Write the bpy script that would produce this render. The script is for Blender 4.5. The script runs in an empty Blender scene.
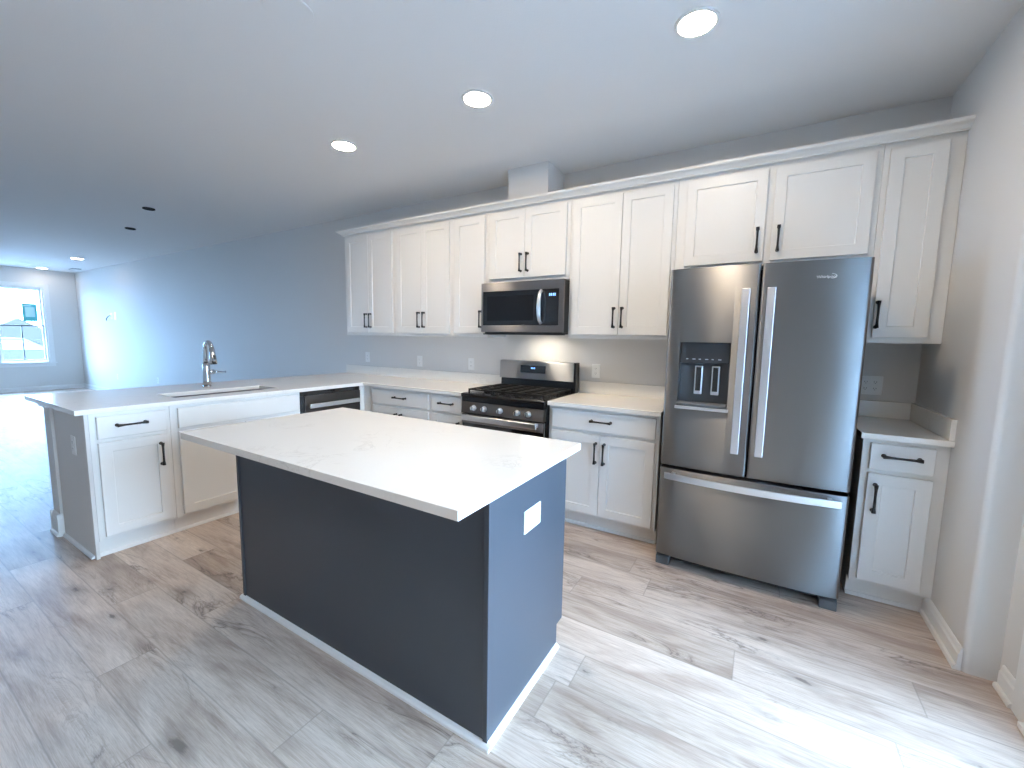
import bpy, bmesh, math, random
from mathutils import Vector, Matrix
random.seed(7)
SC = bpy.context.scene
COL = SC.collection

# ------------------------------------------------------------------ camera
CAM = Vector((2.0806, -3.3717, 1.3615)); YAW, PITCH, ROLL, FPX = 0.5367, -0.1081, 0.0167, 417.39
c_, s_ = math.cos(YAW), math.sin(YAW)
fwd = Vector((-s_*math.cos(PITCH), c_*math.cos(PITCH), math.sin(PITCH)))
rt = Vector((c_, s_, 0)); up = rt.cross(fwd)
r2 = rt*math.cos(ROLL) + up*math.sin(ROLL); u2 = -rt*math.sin(ROLL) + up*math.cos(ROLL)
cam = bpy.data.cameras.new('camera'); camo = bpy.data.objects.new('camera', cam); COL.objects.link(camo)
cam.sensor_width = 36; cam.lens = 36*FPX/1024; cam.clip_start = .02; cam.clip_end = 300
camo.matrix_world = Matrix(((r2.x, u2.x, -fwd.x, CAM.x), (r2.y, u2.y, -fwd.y, CAM.y), (r2.z, u2.z, -fwd.z, CAM.z), (0, 0, 0, 1)))
SC.camera = camo
SC.view_settings.view_transform = 'Standard'; SC.view_settings.look = 'None'
SC.view_settings.gamma = 1; SC.view_settings.use_curve_mapping = False
SC.view_settings.exposure = 0.05
SC.cycles.max_bounces = 10; SC.cycles.diffuse_bounces = 8; SC.cycles.glossy_bounces = 5
SC.cycles.transparent_max_bounces = 12; SC.cycles.sample_clamp_indirect = 8
SC.cycles.caustics_reflective = False; SC.cycles.caustics_refractive = False

# ------------------------------------------------------------------ sky (overcast daylight, a little brighter to the garden side)
SKY_BLUE_REAR, SKY_BLUE_FRONT = (0.47, 0.72, 1.0), (0.30, 0.58, 1.0)
SKY_REAR, SKY_FRONT = 51.0, 60.0      # strength toward +X (garden door) and toward -X (street windows)
W = bpy.data.worlds.new('sky'); SC.world = W; W.use_nodes = True
nt = W.node_tree; nt.nodes.clear()
out = nt.nodes.new('ShaderNodeOutputWorld'); bg = nt.nodes.new('ShaderNodeBackground')
tc = nt.nodes.new('ShaderNodeTexCoord'); sx = nt.nodes.new('ShaderNodeSeparateXYZ')
mr = nt.nodes.new('ShaderNodeMapRange'); mr.interpolation_type = 'SMOOTHSTEP'
mr.inputs[1].default_value = -.4; mr.inputs[2].default_value = .4
mr.inputs[3].default_value = SKY_FRONT; mr.inputs[4].default_value = SKY_REAR
nt.links.new(tc.outputs['Generated'], sx.inputs[0]); nt.links.new(sx.outputs[0], mr.inputs[0])
nt.links.new(mr.outputs[0], bg.inputs[1])
mc = nt.nodes.new('ShaderNodeMapRange'); mc.inputs[1].default_value = -.4; mc.inputs[2].default_value = .4
mx_ = nt.nodes.new('ShaderNodeMix'); mx_.data_type = 'RGBA'; mx_.inputs[6].default_value = (*SKY_BLUE_FRONT, 1); mx_.inputs[7].default_value = (*SKY_BLUE_REAR, 1)
nt.links.new(sx.outputs[0], mc.inputs[0]); nt.links.new(mc.outputs[0], mx_.inputs[0]); nt.links.new(mx_.outputs[2], bg.inputs[0])
nt.links.new(bg.outputs[0], out.inputs[0])

# daylight portals sit in the real window and door openings (sampling guides only, they give no light themselves)
def portal(loc, w, h, direction):
    l = bpy.data.lights.new('portal', 'AREA'); l.shape = 'RECTANGLE'; l.size = w; l.size_y = h
    l.cycles.is_portal = True
    o = bpy.data.objects.new('window_portal', l); COL.objects.link(o); o.location = loc
    o.rotation_euler = Vector(direction).to_track_quat('-Z', 'Z').to_euler()
    return o

CAN = (1.0, .82, .61)
CAN_LENS = 250.0          # radiance of the ceiling light lenses

# ------------------------------------------------------------------ materials
def mat(name, col, rough=.5, metal=0.0, spec=.5, emit=None, es=0, coat=0):
    m = bpy.data.materials.new(name); m.use_nodes = True
    b = m.node_tree.nodes['Principled BSDF']
    b.inputs['Base Color'].default_value = (*col, 1); b.inputs['Roughness'].default_value = rough
    b.inputs['Metallic'].default_value = metal; b.inputs['Specular IOR Level'].default_value = spec
    if coat: b.inputs['Coat Weight'].default_value = coat; b.inputs['Coat Roughness'].default_value = .08
    if emit: b.inputs['Emission Color'].default_value = (*emit, 1); b.inputs['Emission Strength'].default_value = es
    return m
def N(m, t, **kw):
    n = m.node_tree.nodes.new(t)
    for k, v in kw.items(): setattr(n, k, v)
    return n
def L(m, a, b): m.node_tree.links.new(a, b)
def math_(m, op, a, b=None, c=None):
    n = N(m, 'ShaderNodeMath', operation=op)
    for i, v in enumerate((a, b, c)):
        if v is None: continue
        if isinstance(v, (int, float)): n.inputs[i].default_value = v
        else: L(m, v, n.inputs[i])
    return n.outputs[0]
def ramp(m, fac, stops):
    r = N(m, 'ShaderNodeValToRGB'); e = r.color_ramp.elements
    while len(e) < len(stops): e.new(.5)
    for i, (p, c) in enumerate(stops):
        e[i].position = p; e[i].color = (*c, 1) if len(c) == 3 else c
    L(m, fac, r.inputs[0]); return r.outputs[0]
def mixc(m, fac, a, b, mode='MIX'):
    n = N(m, 'ShaderNodeMix', data_type='RGBA', blend_type=mode)
    for i, v in ((0, fac), (6, a), (7, b)):
        if isinstance(v, (int, float)): n.inputs[i].default_value = v
        elif isinstance(v, tuple): n.inputs[i].default_value = (*v, 1)
        else: L(m, v, n.inputs[i])
    return n.outputs[2]
def noise_bump(m, scale, strength, dist=.002, detail=2):
    b = m.node_tree.nodes['Principled BSDF']
    t = N(m, 'ShaderNodeTexCoord'); n = N(m, 'ShaderNodeTexNoise'); n.inputs['Scale'].default_value = scale
    n.inputs['Detail'].default_value = detail
    L(m, t.outputs['Object'], n.inputs['Vector'])
    bp = N(m, 'ShaderNodeBump'); bp.inputs['Strength'].default_value = strength; bp.inputs['Distance'].default_value = dist
    L(m, n.outputs[0], bp.inputs['Height']); L(m, bp.outputs[0], b.inputs['Normal'])

M = {}
M['white'] = mat('cabinet_white', (.79, .78, .755), .38)
M['trim'] = mat('trim_white', (.80, .80, .79), .35)
M['wall'] = mat('wall_paint', (.70, .685, .665), .75); noise_bump(M['wall'], 160, .10)
M['ceil'] = mat('ceiling_paint', (.80, .795, .79), .95); noise_bump(M['ceil'], 130, .25)
M['black'] = mat('black_metal', (.006, .006, .007), .45, 0)
M['enamel'] = mat('black_enamel', (.004, .004, .005), .25)
M['iron'] = mat('cast_iron', (.006, .006, .0065), .6, 0, .3)
M['glass_black'] = mat('black_glass', (.004, .004, .005), .06, coat=1)
M['dark_plastic'] = mat('dark_plastic', (.022, .023, .025), .45)
M['grey_plastic'] = mat('grey_plastic', (.09, .095, .10), .45)
M['rubber'] = mat('rubber', (.02, .02, .02), .8)
M['chrome'] = mat('chrome', (.55, .56, .58), .12, 1)
M['satin'] = mat('satin_steel', (.80, .80, .81), .34, 1)
M['plate'] = mat('plate_white', (.85, .85, .84), .35)
M['slot'] = mat('slot_dark', (.03, .03, .03), .6)
M['grey_bowl'] = mat('sink_steel', (.16, .16, .17), .4, 1)
M['hole'] = mat('hole_dark', (.01, .012, .015), .9)
M['lens'] = mat('lamp_lens', (.9, .9, .9), .4, emit=CAN, es=CAN_LENS)
M['lens_dim'] = mat('lamp_lens_dim', (.9, .9, .9), .4, emit=(1, .9, .8), es=45)
M['task_lens'] = mat('task_lens', (.9, .9, .9), .4, emit=(1, .88, .7), es=60)
M['display'] = mat('blue_display', (.02, .05, .2), .2, emit=(.25, .5, 1), es=2.2)
M['icon'] = mat('icon_grey', (.55, .57, .6), .4)
M['sticker'] = mat('sticker_teal', (.10, .45, .48), .6)
M['sticker_light'] = mat('sticker_light', (.5, .75, .78), .6)
M['asphalt'] = mat('asphalt', (.22, .225, .24), .9)
M['siding'] = mat('siding', (.05, .052, .055), .8)
M['sky_blocker'] = mat('sky_blocker_paint', (.32, .34, .36), .8)  # for the added fin that blocks daylight outside the door
M['roof'] = mat('roof', (.018, .019, .02), .9)
M['bark'] = mat('bark', (.012, .012, .012), .9)
M['car'] = mat('car_paint', (.012, .014, .018), .6)
M['car_glass'] = mat('car_glass', (.08, .1, .12), .1)
M['concrete'] = mat('patio_concrete', (.45, .46, .47), .9)
M['alu'] = mat('track_aluminium', (.35, .36, .37), .35, 1)

def island_paint():
    m = mat('island_paint', (.054, .060, .073), .36, spec=.45); noise_bump(m, 400, .03, .0005); return m
M['island'] = island_paint()

def glass():
    m = bpy.data.materials.new('window_glass'); m.use_nodes = True; n = m.node_tree; n.nodes.clear()
    o = n.nodes.new('ShaderNodeOutputMaterial'); mx = n.nodes.new('ShaderNodeMixShader'); lw = n.nodes.new('ShaderNodeLayerWeight')
    pw = n.nodes.new('ShaderNodeMath'); pw.operation = 'POWER'; pw.inputs[1].default_value = 5; n.links.new(lw.outputs['Facing'], pw.inputs[0])
    fr = n.nodes.new('ShaderNodeMath'); fr.operation = 'MULTIPLY_ADD'; fr.inputs[1].default_value = .8; fr.inputs[2].default_value = .04; n.links.new(pw.outputs[0], fr.inputs[0])
    t = n.nodes.new('ShaderNodeBsdfTransparent'); g = n.nodes.new('ShaderNodeBsdfGlossy'); g.inputs['Roughness'].default_value = .02
    n.links.new(fr.outputs[0], mx.inputs[0]); n.links.new(t.outputs[0], mx.inputs[1]); n.links.new(g.outputs[0], mx.inputs[2])
    n.links.new(mx.outputs[0], o.inputs[0]); return m
M['glass'] = glass()

def stainless(name, col, rough=.26, aniso=.985, axis=(1, 0, 0)):
    """brushed steel, the grain runs along X, so reflections smear up and down"""
    m = mat(name, col, rough, 1.0); b = m.node_tree.nodes['Principled BSDF']
    b.inputs['Anisotropic'].default_value = aniso; b.inputs['Anisotropic Rotation'].default_value = 0.25
    tv = N(m, 'ShaderNodeTangent', direction_type='RADIAL', axis='Z'); L(m, tv.outputs[0], b.inputs['Tangent'])
    return m
M['steel'] = stainless('brushed_steel', (.27, .265, .265), .42)
M['steel_dark'] = stainless('brushed_steel_dark', (.30, .29, .295), .36)
M['steel_panel'] = stainless('brushed_steel_panel', (.15, .148, .15), .40)
M['steel_light'] = stainless('brushed_steel_light', (.46, .46, .47), .38)

def quartz():
    m = mat('quartz', (.80, .785, .76), .16); b = m.node_tree.nodes['Principled BSDF']
    t = N(m, 'ShaderNodeTexCoord'); n1 = N(m, 'ShaderNodeTexNoise'); n1.inputs['Scale'].default_value = 5; n1.inputs['Detail'].default_value = 8
    n1.inputs['Roughness'].default_value = .65; n1.inputs['Distortion'].default_value = 1.2
    L(m, t.outputs['Object'], n1.inputs['Vector'])
    v = math_(m, 'ABSOLUTE', math_(m, 'SUBTRACT', n1.outputs[0], .5))
    vein = ramp(m, v, [(0.0, (1, 1, 1)), (.02, (0, 0, 0))])
    n2 = N(m, 'ShaderNodeTexNoise'); n2.inputs['Scale'].default_value = 2.2; L(m, t.outputs['Object'], n2.inputs['Vector'])
    mask = ramp(m, n2.outputs[0], [(.52, (0, 0, 0)), (.68, (1, 1, 1))])
    f = math_(m, 'MULTIPLY', math_(m, 'MULTIPLY', vein, mask), .35)
    n3 = N(m, 'ShaderNodeTexNoise'); n3.inputs['Scale'].default_value = 260; L(m, t.outputs['Object'], n3.inputs['Vector'])
    basec = mixc(m, n3.outputs[0], (.83, .80, .75), (.88, .85, .80))
    L(m, mixc(m, f, basec, (.50, .46, .42)), b.inputs['Base Color'])
    return m
M['quartz'] = quartz()

def floor_mat():
    m = mat('plank_floor', (.5, .46, .42), .42, spec=.45); b = m.node_tree.nodes['Principled BSDF']
    PW, PL = .19, 1.42
    t = N(m, 'ShaderNodeTexCoord'); sp = N(m, 'ShaderNodeSeparateXYZ'); L(m, t.outputs['Object'], sp.inputs[0])
    X, Y = sp.outputs[0], sp.outputs[1]
    yy = math_(m, 'DIVIDE', math_(m, 'ADD', Y, 2.90+.19*40), PW); row = math_(m, 'FLOOR', yy); fy = math_(m, 'FRACT', yy)
    wr = N(m, 'ShaderNodeTexWhiteNoise', noise_dimensions='1D'); L(m, row, wr.inputs['W'])
    xx = math_(m, 'ADD', math_(m, 'DIVIDE', X, PL), math_(m, 'MULTIPLY', wr.outputs[0], 7.3)); colx = math_(m, 'FLOOR', xx); fx = math_(m, 'FRACT', xx)
    cb = N(m, 'ShaderNodeCombineXYZ'); L(m, row, cb.inputs[0]); L(m, colx, cb.inputs[1])
    wn = N(m, 'ShaderNodeTexWhiteNoise', noise_dimensions='2D'); L(m, cb.outputs[0], wn.inputs['Vector'])
    # per plank shifted coordinates
    off = N(m, 'ShaderNodeVectorMath', operation='SCALE'); L(m, wn.outputs[1], off.inputs[0]); off.inputs[3].default_value = 37
    ad = N(m, 'ShaderNodeVectorMath', operation='ADD'); L(m, t.outputs['Object'], ad.inputs[0]); L(m, off.outputs[0], ad.inputs[1])
    def stretched(sx_, sy_, scale, detail=4, rough=.6, dist=0):
        mp = N(m, 'ShaderNodeMapping'); mp.inputs['Scale'].default_value = (sx_, sy_, 1); L(m, ad.outputs[0], mp.inputs[0])
        n = N(m, 'ShaderNodeTexNoise'); n.inputs['Scale'].default_value = scale; n.inputs['Detail'].default_value = detail
        n.inputs['Roughness'].default_value = rough; n.inputs['Distortion'].default_value = dist
        L(m, mp.outputs[0], n.inputs['Vector']); return n.outputs[0], mp.outputs[0]
    broad, _ = stretched(.9, 4, 1.6, 3, .6, .8)
    grain, _ = stretched(1.6, 30, 3.0, 5, .7, .3)
    fine, _ = stretched(3, 90, 5.0, 3, .6)
    warp, mv = stretched(1.0, 5.0, 1.5, 5, .55, 1.6)
    basec = ramp(m, broad, [(.32, (.44, .34, .28)), (.5, (.62, .515, .44)), (.68, (.74, .635, .555))])
    g1 = ramp(m, grain, [(.32, (.74, .70, .67)), (.55, (1, 1, 1))]); c = mixc(m, .85, basec, g1, 'MULTIPLY')
    g2 = ramp(m, fine, [(.38, (.82, .80, .785)), (.6, (1, 1, 1))]); c = mixc(m, .8, c, g2, 'MULTIPLY')
    pl = ramp(m, wn.outputs[0], [(0, (.80, .785, .77)), (.5, (.92, .91, .90)), (1, (1.0, 1.0, 1.0))]); c = mixc(m, 1, c, pl, 'MULTIPLY')
    # cracks: thin contour of the warped noise, only in some patches
    cr = math_(m, 'ABSOLUTE', math_(m, 'SUBTRACT', warp, .5)); crack = ramp(m, cr, [(0, (1, 1, 1)), (.010, (.55, .55, .55)), (.035, (.12, .12, .12)), (.06, (0, 0, 0))])
    pm, _ = stretched(.8, 2.2, 1.7, 2, .5); patch = ramp(m, pm, [(.50, (0, 0, 0)), (.62, (1, 1, 1))])
    cath = ramp(m, math_(m, 'FRACT', math_(m, 'MULTIPLY', warp, 26)), [(0, (.80, .78, .76)), (.18, (1, 1, 1)), (.8, (1, 1, 1)), (1, (.84, .82, .80))])
    c = mixc(m, math_(m, 'MULTIPLY_ADD', patch, .65, .15), c, mixc(m, 1, c, cath, 'MULTIPLY'))
    c = mixc(m, math_(m, 'MULTIPLY', math_(m, 'MULTIPLY', crack, patch), .85), c, (.15, .105, .085))
    # knots
    mpk = N(m, 'ShaderNodeMapping'); mpk.inputs['Scale'].default_value = (1.5, 3.6, 1); L(m, ad.outputs[0], mpk.inputs[0])
    vo = N(m, 'ShaderNodeTexVoronoi', voronoi_dimensions='2D'); vo.inputs['Scale'].default_value = 1.15; L(m, mpk.outputs[0], vo.inputs['Vector'])
    vs = N(m, 'ShaderNodeSeparateColor'); L(m, vo.outputs['Color'], vs.inputs[0])
    kn, _ = stretched(3.0, 9.0, 2.2, 4, .65, .5)
    kd0 = math_(m, 'ADD', vo.outputs['Distance'], math_(m, 'MULTIPLY', math_(m, 'SUBTRACT', kn, .5), .34))
    kd = math_(m, 'MULTIPLY', kd0, math_(m, 'MULTIPLY_ADD', vs.outputs[1], 1.6, .75))
    kon = math_(m, 'GREATER_THAN', vs.outputs[0], .42)
    knot = ramp(m, kd, [(0.01, (1, 1, 1)), (.045, (.42, .42, .42)), (.20, (0, 0, 0))])
    c = mixc(m, math_(m, 'MULTIPLY', math_(m, 'MULTIPLY', knot, kon), .88), c, (.15, .115, .095))
    # seams
    ey = math_(m, 'MULTIPLY', math_(m, 'MINIMUM', fy, math_(m, 'SUBTRACT', 1, fy)), PW)
    ex = math_(m, 'MULTIPLY', math_(m, 'MINIMUM', fx, math_(m, 'SUBTRACT', 1, fx)), PL)
    e = math_(m, 'MINIMUM', ex, ey)
    seam = ramp(m, e, [(0, (1, 1, 1)), (.0016, (.6, .6, .6)), (.0035, (0, 0, 0))])
    c = mixc(m, math_(m, 'MULTIPLY', seam, .55), c, (.22, .18, .155))
    L(m, c, b.inputs['Base Color'])
    L(m, math_(m, 'MULTIPLY_ADD', grain, .18, .34), b.inputs['Roughness'])
    bp = N(m, 'ShaderNodeBump'); bp.inputs['Strength'].default_value = .25; bp.inputs['Distance'].default_value = .001
    L(m, math_(m, 'SUBTRACT', math_(m, 'MULTIPLY', grain, .5), seam), bp.inputs['Height']); L(m, bp.outputs[0], b.inputs['Normal'])
    return m
M['floor'] = floor_mat()

# ------------------------------------------------------------------ helpers
def obj(name, bm, m, parent=None, bevel=0, smooth=False, seg=2, loc=None):
    bmesh.ops.recalc_face_normals(bm, faces=bm.faces[:])
    me = bpy.data.meshes.new(name); bm.to_mesh(me); bm.free()
    ms = m if isinstance(m, (list, tuple)) else [m]
    for q in ms: me.materials.append(M[q])
    o = bpy.data.objects.new(name, me); COL.objects.link(o)
    if parent: o.parent = parent
    if loc: o.location = loc
    if smooth:
        for p in me.polygons: p.use_smooth = True
    if bevel:
        md = o.modifiers.new('bevel', 'BEVEL'); md.width = bevel; md.segments = seg; md.limit_method = 'ANGLE'; md.angle_limit = .7
        md.harden_normals = False
    return o
def box(bm, x0, x1, y0, y1, z0, z1, mi=0):
    vs = [bm.verts.new(p) for p in ((x0,y0,z0),(x1,y0,z0),(x1,y1,z0),(x0,y1,z0),(x0,y0,z1),(x1,y0,z1),(x1,y1,z1),(x0,y1,z1))]
    for f in ((0,3,2,1),(4,5,6,7),(0,1,5,4),(1,2,6,5),(2,3,7,6),(3,0,4,7)):
        q = bm.faces.new([vs[i] for i in f]); q.material_index = mi
    return vs
def bx(*a, **k):
    bm = bmesh.new(); box(bm, *a, **k); return bm
def prism(bm, pts, axis, a, b, mi=0):
    """extrude a 2D polygon along an axis; pts are the other two coordinates in xyz order"""
    def P(p, t):
        return {'x': (t, p[0], p[1]), 'y': (p[0], t, p[1]), 'z': (p[0], p[1], t)}[axis]
    A = [bm.verts.new(P(p, a)) for p in pts]; B = [bm.verts.new(P(p, b)) for p in pts]
    n = len(pts)
    for f in (A, B[::-1]): bm.faces.new(f).material_index = mi
    for i in range(n): bm.faces.new((A[i], B[i], B[(i+1) % n], A[(i+1) % n])).material_index = mi
def cyl(bm, p0, p1, r0, r1=None, n=16, cap=True, mi=0):
    r1 = r0 if r1 is None else r1
    p0, p1 = Vector(p0), Vector(p1); d = (p1-p0).normalized()
    a = d.orthogonal().normalized(); b = d.cross(a)
    R = [[bm.verts.new(p + (a*math.cos(2*math.pi*i/n) + b*math.sin(2*math.pi*i/n))*r) for i in range(n)] for p, r in ((p0, r0), (p1, r1))]
    for i in range(n):
        f = bm.faces.new((R[0][i], R[0][(i+1) % n], R[1][(i+1) % n], R[1][i])); f.smooth = True; f.material_index = mi
    if cap:
        bm.faces.new(R[0]).material_index = mi; bm.faces.new(R[1]).material_index = mi
def tube(bm, pts, rs, n=14, mi=0):
    pts = [Vector(p) for p in pts]; rings = []; a = None
    for i, p in enumerate(pts):
        d = (pts[min(i+1, len(pts)-1)] - pts[max(i-1, 0)]).normalized()
        a = d.orthogonal().normalized() if a is None else (a - d*a.dot(d)).normalized()
        b = d.cross(a); r = rs[i] if isinstance(rs, (list, tuple)) else rs
        rings.append([bm.verts.new(p + (a*math.cos(2*math.pi*k/n) + b*math.sin(2*math.pi*k/n))*r) for k in range(n)])
    for i in range(len(rings)-1):
        for k in range(n):
            f = bm.faces.new((rings[i][k], rings[i][(k+1) % n], rings[i+1][(k+1) % n], rings[i+1][k])); f.smooth = True; f.material_index = mi
    bm.faces.new(rings[0]).material_index = mi; bm.faces.new(rings[-1]).material_index = mi
def thing(name, label, cat, loc=(0, 0, 0), rz=0, group=None):
    o = bpy.data.objects.new(name, None); COL.objects.link(o); o.location = loc; o.rotation_euler = (0, 0, rz)
    o.empty_display_size = .1
    o['label'] = label; o['category'] = cat
    if group: o['group'] = group
    return o
def tag(o, label, cat, group=None):
    o['label'] = label; o['category'] = cat
    if group: o['group'] = group
    return o
def struct(name, bm, m, parent=None, bevel=0):
    o = obj(name, bm, m, parent, bevel)
    if not parent: o['kind'] = 'structure'
    return o

# ------------------------------------------------------------------ room shell
XL, XR, YF, H = -12.1, 2.893, -6.4, 2.745
XD = 3.000                                  # inner face of the garden side wall
struct('floor', bx(XL-.2, 3.2, YF-.2, .2, -.1, 0), 'floor')
CH = bmesh.new(); box(CH, XL-.2, 3.2, YF-.2, .2, H, H+.15); struct('ceiling', CH, 'ceil')
struct('wall_back', bx(XL-.2, 3.2, 0, .15, 0, H), 'wall')
struct('wall_front', bx(XL-.2, 3.2, YF-.15, YF, 0, H), 'wall')
# far street wall with four windows; the fourth, unseen, is added for more daylight
WIN = [(-1.29, -.54), (-2.24, -1.49), (-3.19, -2.44), (-4.14, -3.39)]; WZ0, WZ1 = .66, 2.33
b = bmesh.new(); ys = [YF] + [q for w in WIN[::-1] for q in w] + [0.0]
for i in range(0, len(ys), 2): box(b, XL-.15, XL, ys[i], ys[i+1], 0, H)
for y0, y1 in WIN: box(b, XL-.15, XL, y0, y1, 0, WZ0); box(b, XL-.15, XL, y0, y1, WZ1, H)
struct('wall_left', b, 'wall')
# right wall: thick pier beside the cabinets with a rounded corner, then the garden wall with its sliding door
DY0, DY1, DZ = -3.05, -1.27, 2.06
b = bmesh.new()
rr = .022; pts = [(3.13, 0), (XR, 0), (XR, -1.005+rr)]
for k in range(1, 7):
    a = math.pi/2*k/6; pts.append((XR+rr-rr*math.cos(a), -1.005+rr-rr*math.sin(a)))
pts += [(XD, -1.005), (XD, DY1), (3.13, DY1)]
prism(b, pts, 'z', 0, H)
box(b, XD, 3.13, YF, DY0, 0, H); box(b, XD, 3.13, DY0, DY1, DZ, H)
struct('wall_right', b, 'wall')
# duct chase above the range cabinets
struct('trim_1', bx(.185, .552, -.30, 0, 2.44, H), 'wall')

def base_profile(h=.100, t=.014):
    return [(0, 0), (t+.012, 0), (t+.012, .010), (t+.008, .018), (t, .020), (t, h-.03), (t*.65, h-.022), (t*.5, h-.006), (t*.25, h), (0, h)]
def baseboard(name, runs):
    """runs: (axis, wall coordinate, sign into room, a, b)"""
    b = bmesh.new()
    for ax, w, sg, a, e in runs:
        pr = [(w+sg*d, z) for d, z in base_profile()]
        if ax == 'x': prism(b, pr, 'x', a, e)
        else: prism(b, pr, 'y', a, e)
    return struct(name, b, 'trim')
baseboard('baseboard_back', [('x', 0, -1, XL, -2.0)])
baseboard('baseboard_left', [('y', XL, 1, YF, 0)])
baseboard('baseboard_front', [('x', YF, 1, XL, XD)])
baseboard('baseboard_right', [('y', XR, -1, -1.000, -.50), ('y', XD, -1, YF, DY0-.06), ('y', XD, -1, DY1+.112, -1.035)])

# windows of the street wall
def window(n, y0, y1):
    w = bpy.data.objects.new('window_%d' % n, None); COL.objects.link(w); w['kind'] = 'structure'; w.location = (XL, (y0+y1)/2, WZ0)
    def p(name, bm, m):
        bmesh.ops.translate(bm, verts=bm.verts[:], vec=-w.location); o = obj(name, bm, m, w, .002); return o
    cw = .085 if n == 1 else .085
    b = bmesh.new()
    for a, e in ((y0-cw, y0), (y1, y1+cw)): box(b, XL, XL+.02, a, e, WZ0-.02, WZ1+cw)
    box(b, XL, XL+.02, y0, y1, WZ1, WZ1+cw); p('casing', b, 'trim')
    b = bmesh.new(); box(b, XL-.10, XL+.045, y0-cw-.02, y1+cw+.02, WZ0-.04, WZ0-.012); box(b, XL, XL+.018, y0-cw, y1+cw, WZ0-.11, WZ0-.04); p('sill', b, 'trim')
    b = bmesh.new()
    for a, e in ((y0, y0+.03), (y1-.03, y1)): box(b, XL-.13, XL-.002, a, e, WZ0-.012, WZ1)
    box(b, XL-.13, XL-.002, y0+.03, y1-.03, WZ1-.03, WZ1); box(b, XL-.13, XL-.102, y0+.03, y1-.03, WZ0-.012, WZ0+.02); p('frame', b, 'trim')
    zm = 1.475
    for k, (za, zb, xo) in enumerate(((WZ0+.02, zm+.015, -.06), (zm-.015, WZ1-.03, -.09))):
        b = bmesh.new(); a, e = y0+.03, y1-.03; x0, x1 = XL+xo-.025, XL+xo
        box(b, x0, x1, a, a+.035, za, zb); box(b, x0, x1, e-.035, e, za, zb)
        box(b, x0, x1, a+.035, e-.035, za, za+.03); box(b, x0, x1, a+.035, e-.035, zb-.03, zb)
        s = p('sash', b, 'trim')
        if k == 0:
            p('muntin', bx(x0+.004, x1+.001, (a+e)/2-.009, (a+e)/2+.009, za+.03, zb-.03), 'dark_plastic')
            p('check_rail', bx(x1+.0005, x1+.006, a, e, zb-.030, zb-.008), 'dark_plastic')
        b = bx(x0+.010, x0+.014, a+.03, e-.03, za+.025, zb-.025); p('pane', b, 'glass')
    return w
for i, (y0, y1) in enumerate(WIN):
    window(i+1, y0, y1); portal((XL-.14, (y0+y1)/2, (WZ0+WZ1)/2), y1-y0, WZ1-WZ0, (1, 0, 0))
# maker's sheet stuck on the street window
st = thing('window_sticker', 'teal square paper sticker on the upper pane of the far window', 'sticker', (XL-.096, -.76, 1.77))
b = bmesh.new(); box(b, 0, .0015, -.115, .115, -.20, .20); obj('sheet', b, 'sticker', st, .0)
b = bmesh.new(); box(b, .0015, .0022, -.07, .075, -.10, .12); box(b, .0015, .0022, -.09, .03, .135, .165); obj('printed_panel', b, 'sticker_light', st)

# sliding garden door in the right wall
D = bpy.data.objects.new('door_1', None); COL.objects.link(D); D['kind'] = 'structure'; D.location = (XD, (DY0+DY1)/2, 0)
def dp(name, bm, m, bevel=.002):
    bmesh.ops.translate(bm, verts=bm.verts[:], vec=-D.location); return obj(name, bm, m, D, bevel)
b = bmesh.new(); box(b, XD+.0, 3.12, DY1-.045, DY1, .0, DZ); box(b, XD, 3.12, DY0, DY0+.045, 0, DZ); box(b, XD, 3.12, DY0+.045, DY1-.045, DZ-.045, DZ); dp('door_frame', b, 'trim')
b = bmesh.new(); box(b, XD-.035, XD+.03, DY0-.02, DY1+.02, 0, .022); box(b, XD-.0, 3.12, DY0+.045, DY1-.045, .0, .035); dp('threshold', b, 'trim')
b = bmesh.new(); box(b, XD+.045, XD+.055, DY0+.045, DY1-.045, .035, .05); box(b, XD+.085, XD+.095, DY0+.045, DY1-.045, .035, .05); dp('track', b, 'alu', 0)
ym = (DY0+DY1)/2
b = bmesh.new()
for a, e in ((DY1+.0005, DY1+.110), (DY0-.110, DY0-.0005)): box(b, XD-.018, XD-.0005, a, e, 0, DZ+.11)
box(b, XD-.018, XD-.0005, DY0, DY1, DZ+.0005, DZ+.11); dp('casing', b, 'trim')
for k, (a, e, x0) in enumerate(((DY0+.045, ym+.04, XD+.035), (ym-.04, DY1-.045, XD+.078))):
    b = bmesh.new(); x1 = x0+.032
    box(b, x0, x1, a, a+.07, .05, DZ-.045); box(b, x0, x1, e-.07, e, .05, DZ-.045); box(b, x0, x1, a+.07, e-.07, .05, .15); box(b, x0, x1, a+.07, e-.07, DZ-.115, DZ-.045)
    q = dp('door_panel', b, 'trim')
    b = bx(x0+.013, x0+.018, a+.065, e-.065, .145, DZ-.11); dp('pane', b, 'glass', 0)
portal((3.128, ym, DZ/2), DY1-DY0-.1, DZ-.05, (-1, 0, 0))
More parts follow.
